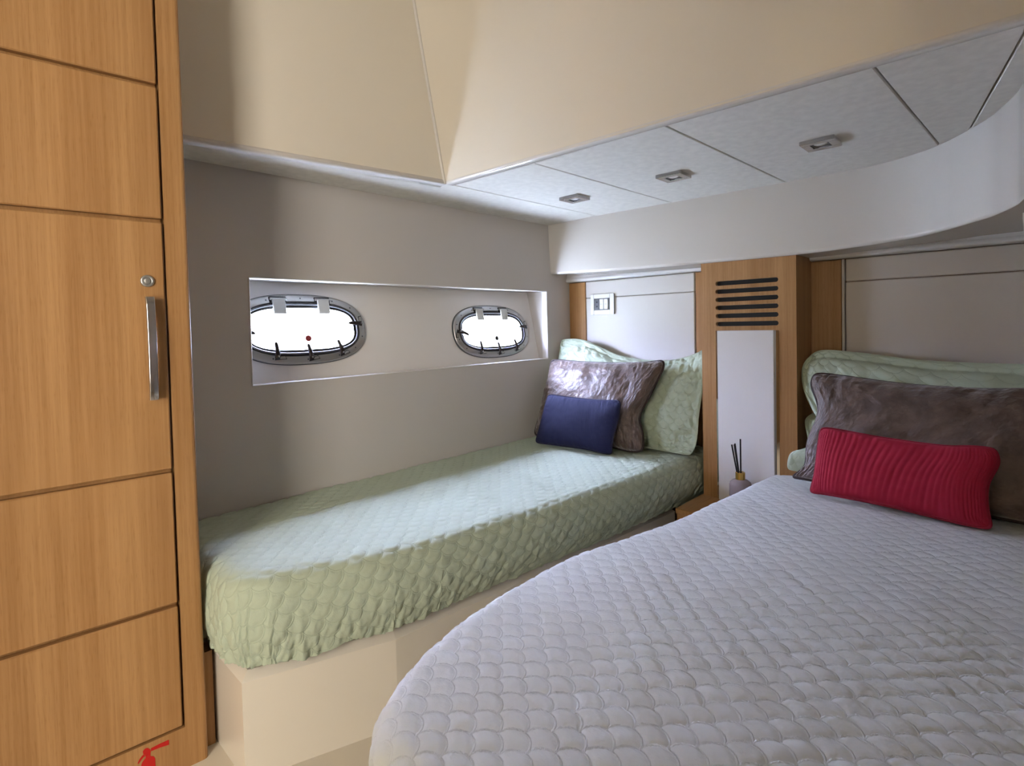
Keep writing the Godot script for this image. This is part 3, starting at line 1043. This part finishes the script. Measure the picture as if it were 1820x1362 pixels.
# ------------------------------------------------------------------ berths
func build_beds() -> void:
	# moulded base of the single berth, chamfered along its top edge
	var b := thing("berth_base", "cream moulded base under the single mattress", "berth base", Vector3(0.3, 0, 1.0))
	var outline := PackedVector2Array([Vector2(0.004, 0.25), Vector2(0.728, 0.25), Vector2(0.685, 0.9), Vector2(0.636, 1.57), Vector2(0.520, 1.902), Vector2(0.004, 1.902)])
	for k in outline.size():
		outline[k] -= Vector2(0.3, 1.0)
	var st := begin()
	add_prism(st, outline, Vector3.ZERO, Vector3(1, 0, 0), Vector3(0, 0, 1), Vector3(0, 1, 0), M - 0.215, 0.018)
	part(b, "base_moulding", done(st), mats.gelcoat)
	var m1 := thing("single_mattress", "narrow single mattress under a pale green scallop-quilted bedspread", "mattress", Vector3(0, 0, 0))
	var core := PackedVector2Array([Vector2(-0.3, 1.867), Vector2(0.455, 1.867), Vector2(0.492, 1.853), Vector2(0.515, 1.822), Vector2(0.612, 1.57), Vector2(0.640, 1.45), Vector2(0.690, 1.10), Vector2(0.725, 0.7), Vector2(0.758, 0.2), Vector2(0.762, -0.3), Vector2(-0.3, -0.3)])
	part(m1, "bedspread", bedspread(core, Vector2(0.005, 0.02), Vector2(1.02, 2.13), 0.0043, M, 0.052, 0.232, 0.007, 0.055, true, 5, 0.009), mats.quilt_green)
	st = begin()
	var inner := PackedVector2Array([Vector2(0.012, 0.03), Vector2(0.73, 0.03), Vector2(0.69, 0.7), Vector2(0.61, 1.45), Vector2(0.47, 1.83), Vector2(0.012, 1.83)])
	add_prism(st, inner, Vector3(0, M - 0.214, 0), Vector3(1, 0, 0), Vector3(0, 0, 1), Vector3(0, 1, 0), 0.20, 0.02)
	part(m1, "mattress_core", done(st), mats.white_trim)
	# double berth
	var b2 := thing("double_berth_base", "cream moulded plinth under the double mattress", "berth base", Vector3(1.9, 0, 1.1))
	st = begin()
	var o2 := PackedVector2Array([Vector2(1.27, 0.02), Vector2(1.27, 0.4), Vector2(1.10, 0.5), Vector2(1.05, 1.34), Vector2(1.10, 1.72), Vector2(1.24, 1.86), Vector2(2.62, 1.86), Vector2(2.62, 0.02)])
	for k in o2.size():
		o2[k] -= Vector2(1.9, 1.1)
	add_prism(st, o2, Vector3.ZERO, Vector3(1, 0, 0), Vector3(0, 0, 1), Vector3(0, 1, 0), M - 0.215, 0.01)
	part(b2, "base_moulding", done(st), mats.gelcoat)
	var m2 := thing("double_mattress", "wide double mattress under a pale scallop-quilted bedspread", "mattress", Vector3(0, 0, 0))
	var core2 := PackedVector2Array([Vector2(1.255, -0.3), Vector2(1.255, 0.20), Vector2(1.22, 0.25), Vector2(1.155, 0.285), Vector2(1.140, 0.45), Vector2(1.122, 0.69), Vector2(1.104, 0.9), Vector2(1.088, 0.99), Vector2(1.052, 1.15), Vector2(1.026, 1.30), Vector2(1.020, 1.40), Vector2(1.026, 1.54), Vector2(1.043, 1.66), Vector2(1.066, 1.75), Vector2(1.096, 1.82), Vector2(1.13, 1.872), Vector2(1.175, 1.906), Vector2(1.24, 1.918), Vector2(2.62, 1.918), Vector2(2.9, 1.918), Vector2(2.9, -0.3)])
	part(m2, "bedspread", bedspread(core2, Vector2(0.75, 0.02), Vector2(2.66, 2.17), 0.0043, M, 0.055, 0.234, 0.008, 0.03, false, 9, 0.006), mats.quilt_pale)
	st = begin()
	var in2 := PackedVector2Array([Vector2(1.29, 0.03), Vector2(1.29, 0.4), Vector2(1.12, 0.5), Vector2(1.06, 1.34), Vector2(1.12, 1.7), Vector2(1.24, 1.84), Vector2(2.6, 1.84), Vector2(2.6, 0.03)])
	add_prism(st, in2, Vector3(0, M - 0.214, 0), Vector3(1, 0, 0), Vector3(0, 0, 1), Vector3(0, 1, 0), 0.20, 0.02)
	part(m2, "mattress_core", done(st), mats.white_trim)

# ------------------------------------------------------------------ pillows
func make_pillow(called: String, label: String, c: Dictionary, m: Material, pipe: Material = null, r := 0.006, group := "") -> Node3D:
	var t := thing(called, label, "pillow", Vector3.ZERO, 0.0, group)
	part(t, "cover", c.mesh, m)
	if pipe:
		part(t, "piping", tube(c.ring, r, 8, true, 1.0, c.normal), pipe, "piping along the seam")
	return t

func build_pillows() -> void:
	# single berth, from the wall outwards
	make_pillow("sham_pillow", "green quilted sham leaning on the head wall of the single berth", cushion(
		[Y(0.02, 0.485, 0.10), Y(0.16, 0.478, 0.085), Y(0.36, 0.405, 0.075), Y(0.56, 0.385, 0.07), Y(0.70, 0.405, 0.07), Y(0.805, 0.45, 0.085)],
		[Y(0.805, 0.45, 0.085), Y(0.812, 0.33, 0.13), Y(0.808, 0.18, 0.18), Y(0.812, 0.07, 0.215), Y(0.80, 0.012, 0.25)],
		[Y(0.03, 0.012, 0.23), Y(0.3, 0.012, 0.24), Y(0.6, 0.012, 0.235), Y(0.80, 0.012, 0.25)],
		[Y(0.02, 0.485, 0.10), Y(0.018, 0.3, 0.15), Y(0.03, 0.012, 0.23)], 0.055,
		{"flange": 0.05, "quilted": true, "seed": 3, "wrinkle": 0.013, "nu": 150, "nv": 110, "round": 16.0}), mats.sham_green)
	make_pillow("velvet_pillow", "square brown velvet pillow behind the navy cushion", cushion(
		[Y(0.045, 0.385, 0.215), Y(0.2, 0.375, 0.20), Y(0.4, 0.373, 0.185), Y(0.56, 0.381, 0.18), Y(0.648, 0.394, 0.185)],
		[Y(0.648, 0.394, 0.185), Y(0.655, 0.36, 0.20), Y(0.618, 0.25, 0.245), Y(0.585, 0.155, 0.28), Y(0.612, 0.09, 0.305), Y(0.628, 0.02, 0.325)],
		[Y(0.03, 0.015, 0.345), Y(0.2, 0.015, 0.345), Y(0.45, 0.02, 0.335), Y(0.56, 0.012, 0.33), Y(0.628, 0.02, 0.325)],
		[Y(0.045, 0.385, 0.215), Y(0.055, 0.28, 0.255), Y(0.04, 0.13, 0.30), Y(0.03, 0.015, 0.345)], 0.075,
		{"seed": 12, "wrinkle": 0.011, "nu": 96, "nv": 80, "power": 0.48}), mats.brown_velvet, mats.brown_piping, 0.006)
	make_pillow("navy_cushion", "small navy blue corduroy cushion on the single berth", cushion(
		[Y(0.172, 0.236, 0.395), Y(0.28, 0.226, 0.375), Y(0.42, 0.223, 0.36), Y(0.545, 0.232, 0.365)],
		[Y(0.545, 0.232, 0.365), Y(0.545, 0.16, 0.385), Y(0.53, 0.08, 0.405), Y(0.532, 0.012, 0.42)],
		[Y(0.142, 0.015, 0.46), Y(0.26, 0.018, 0.45), Y(0.40, 0.018, 0.435), Y(0.49, 0.012, 0.425), Y(0.532, 0.012, 0.42)],
		[Y(0.172, 0.236, 0.395), Y(0.165, 0.16, 0.42), Y(0.152, 0.07, 0.445), Y(0.142, 0.015, 0.46)], 0.05,
		{"seed": 22, "wrinkle": 0.004, "ribs": 0.0065, "nu": 240, "nv": 50}), mats.navy_corduroy, mats.navy_piping, 0.004)
	# double berth
	make_pillow("sham_pillow", "flat green quilted sham squashed low behind the big brown pillow", cushion(
		[Y(1.222, 0.215, 0.06), Y(1.5, 0.235, 0.05), Y(1.9, 0.23, 0.05)],
		[Y(1.9, 0.23, 0.05), Y(1.91, 0.12, 0.12), Y(1.9, 0.015, 0.2)],
		[Y(1.165, 0.015, 0.255), Y(1.3, 0.015, 0.23), Y(1.6, 0.015, 0.2), Y(1.9, 0.015, 0.2)],
		[Y(1.222, 0.215, 0.06), Y(1.198, 0.185, 0.14), Y(1.222, 0.105, 0.2), Y(1.175, 0.075, 0.235), Y(1.165, 0.015, 0.255)], 0.05,
		{"flange": 0.035, "quilted": true, "seed": 31, "wrinkle": 0.006, "nu": 100, "nv": 50}), mats.sham_green)
	make_pillow("sham_pillow", "long green quilted sham standing against the head wall of the double berth", cushion(
		[Y(1.205, 0.415, 0.14), Y(1.25, 0.445, 0.125), Y(1.36, 0.438, 0.105), Y(1.55, 0.415, 0.10), Y(1.78, 0.41, 0.10), Y(1.95, 0.42, 0.10)],
		[Y(1.95, 0.42, 0.10), Y(1.95, 0.3, 0.14), Y(1.95, 0.16, 0.19)],
		[Y(1.26, 0.19, 0.20), Y(1.45, 0.17, 0.2), Y(1.7, 0.16, 0.19), Y(1.95, 0.16, 0.19)],
		[Y(1.205, 0.415, 0.14), Y(1.19, 0.37, 0.15), Y(1.205, 0.29, 0.17), Y(1.26, 0.19, 0.20)], 0.05,
		{"flange": 0.045, "quilted": true, "seed": 37, "wrinkle": 0.008, "nu": 110, "nv": 60}), mats.sham_green)
	make_pillow("velvet_pillow", "wide brown velvet pillow behind the red cushion", cushion(
		[Y(1.262, 0.372, 0.255), Y(1.35, 0.362, 0.245), Y(1.52, 0.344, 0.24), Y(1.70, 0.34, 0.235), Y(1.86, 0.352, 0.23), Y(1.96, 0.36, 0.235)],
		[Y(1.96, 0.36, 0.235), Y(1.93, 0.2, 0.32), Y(1.96, 0.015, 0.43)],
		[Y(1.212, 0.02, 0.35), Y(1.28, 0.025, 0.365), Y(1.5, 0.02, 0.39), Y(1.75, 0.018, 0.41), Y(1.96, 0.015, 0.43)],
		[Y(1.262, 0.372, 0.255), Y(1.255, 0.33, 0.262), Y(1.282, 0.245, 0.285), Y(1.255, 0.14, 0.31), Y(1.25, 0.06, 0.33), Y(1.212, 0.02, 0.35)], 0.08,
		{"seed": 47, "wrinkle": 0.011, "nu": 110, "nv": 80, "power": 0.48}), mats.brown_velvet, mats.brown_piping, 0.006)
	make_pillow("red_cushion", "long crimson corduroy cushion lying on the double berth", cushion(
		[Y(1.322, 0.212, 0.425), Y(1.36, 0.212, 0.42), Y(1.48, 0.200, 0.415), Y(1.62, 0.196, 0.42), Y(1.69, 0.204, 0.425), Y(1.735, 0.206, 0.43)],
		[Y(1.735, 0.206, 0.43), Y(1.741, 0.17, 0.44), Y(1.722, 0.115, 0.465), Y(1.722, 0.06, 0.485), Y(1.733, 0.012, 0.505)],
		[Y(1.302, 0.014, 0.47), Y(1.36, 0.02, 0.478), Y(1.50, 0.02, 0.486), Y(1.66, 0.012, 0.50), Y(1.733, 0.012, 0.505)],
		[Y(1.322, 0.212, 0.425), Y(1.318, 0.15, 0.44), Y(1.312, 0.07, 0.455), Y(1.302, 0.014, 0.47)], 0.05,
		{"seed": 52, "wrinkle": 0.003, "ribs": 0.0105, "nu": 230, "nv": 60}), mats.red_corduroy, mats.red_piping, 0.0045)

# ------------------------------------------------------------------ small things
func build_small_things() -> void:
	# wall plate with a socket and two switches
	var s := thing("wall_socket", "white wall plate with a socket and two rocker switches", "socket", Y(0.221, 0.659, 0.004))
	part(s, "back_box", box(Vector3(-0.069, -0.051, 0.0), Vector3(0.071, 0.051, 0.006), 0.001), mats.grey_plastic)
	var st := begin()
	var o := [Vector2(-0.071, -0.053), Vector2(0.071, 0.053), Vector2(-0.05, -0.029), Vector2(0.047, 0.031)]
	add_box(st, Vector3(o[0].x, o[0].y, 0.005), Vector3(o[2].x, o[1].y, 0.011), 0.0015)
	add_box(st, Vector3(o[3].x, o[0].y, 0.005), Vector3(o[1].x, o[1].y, 0.011), 0.0015)
	add_box(st, Vector3(o[2].x, o[0].y, 0.005), Vector3(o[3].x, o[2].y, 0.011), 0.0015)
	add_box(st, Vector3(o[2].x, o[3].y, 0.005), Vector3(o[3].x, o[1].y, 0.011), 0.0015)
	part(s, "plate", done(st), mats.white_plastic)
	part(s, "socket_insert", box(Vector3(-0.045, -0.025, 0.005), Vector3(-0.019, 0.027, 0.009), 0.001), mats.grey_plastic, "grey plug socket")
	for y in [0.012, -0.010]:
		part(s, "socket_hole", box(Vector3(-0.036, y - 0.004, 0.0088), Vector3(-0.028, y + 0.004, 0.0096), 0.0003), mats.black_mesh)
	for x in [-0.003, 0.024]:
		var k := part(s, "rocker_switch", box(Vector3(x - 0.012, -0.025, 0.005), Vector3(x + 0.012, 0.027, 0.0125), 0.0015), mats.white_plastic)
		part(k, "switch_mark", box(Vector3(x - 0.006, 0.0, 0.0125), Vector3(x + 0.006, 0.0012, 0.0128)), mats.grey_plastic)
	# three small lights set in the ceiling, switched off
	var where := [[0.47, "square chrome ceiling light on the suede panel next to the porthole-side strip"], [0.90, "square chrome ceiling light on the middle suede panel"], [1.36, "square chrome ceiling light on the suede panel over the double berth"]]
	for q in where:
		var l := thing("ceiling_light", q[1], "light", Vector3(q[0], LOW, 0.56), 0.0, "small square ceiling lights")
		var st2 := begin()
		add_box(st2, Vector3(-0.045, -0.012, -0.045), Vector3(0.045, 0.0, -0.024), 0.0015)
		add_box(st2, Vector3(-0.045, -0.012, 0.024), Vector3(0.045, 0.0, 0.045), 0.0015)
		add_box(st2, Vector3(-0.045, -0.012, -0.024), Vector3(-0.024, 0.0, 0.024), 0.0015)
		add_box(st2, Vector3(0.024, -0.012, -0.024), Vector3(0.045, 0.0, 0.024), 0.0015)
		part(l, "bezel", done(st2), mats.chrome)
		part(l, "lens_well", box(Vector3(-0.024, -0.006, -0.024), Vector3(0.024, -0.001, 0.024)), mats.grey_plastic)
		part(l, "lens", lathe(PackedVector2Array([Vector2(0.0, -0.010), Vector2(0.012, -0.009), Vector2(0.018, -0.006)]), 24), mats.white_plastic)
	# reed diffuser on the shelf
	var d := thing("reed_diffuser", "frosted glass reed diffuser with gold collar and black sticks", "diffuser", Vector3(1.005, M - 0.158, 0.262))
	part(d, "bottle", lathe(PackedVector2Array([Vector2(0.0, 0.0), Vector2(0.037, 0.0), Vector2(0.040, 0.004), Vector2(0.040, 0.092), Vector2(0.037, 0.102), Vector2(0.028, 0.110), Vector2(0.019, 0.114), Vector2(0.0, 0.115)]), 40), mats.frosted_glass, "smoky frosted glass bottle")
	part(d, "oil", lathe(PackedVector2Array([Vector2(0.0, 0.004), Vector2(0.036, 0.005), Vector2(0.036, 0.055), Vector2(0.0, 0.055)]), 32), mats.diffuser_oil)
	part(d, "collar", lathe(PackedVector2Array([Vector2(0.0, 0.112), Vector2(0.017, 0.112), Vector2(0.0175, 0.114), Vector2(0.0175, 0.139), Vector2(0.016, 0.141), Vector2(0.008, 0.141), Vector2(0.008, 0.13)]), 32), mats.gold, "gold metal collar")
	for r in [[Vector3(-0.002, 0.08, 0.0), Vector3(-0.029, 0.243, 0.006)], [Vector3(0.001, 0.08, -0.002), Vector3(-0.024, 0.245, -0.012)], [Vector3(0.002, 0.08, 0.002), Vector3(-0.017, 0.246, 0.012)], [Vector3(0.002, 0.08, 0.0), Vector3(0.003, 0.268, 0.004)]]:
		part(d, "reed", tube(PackedVector3Array([r[0], r[0].lerp(r[1], 0.5), r[1]]), 0.003, 8, false, 1.0, Vector3(1, 0, 0)), mats.reed_black)
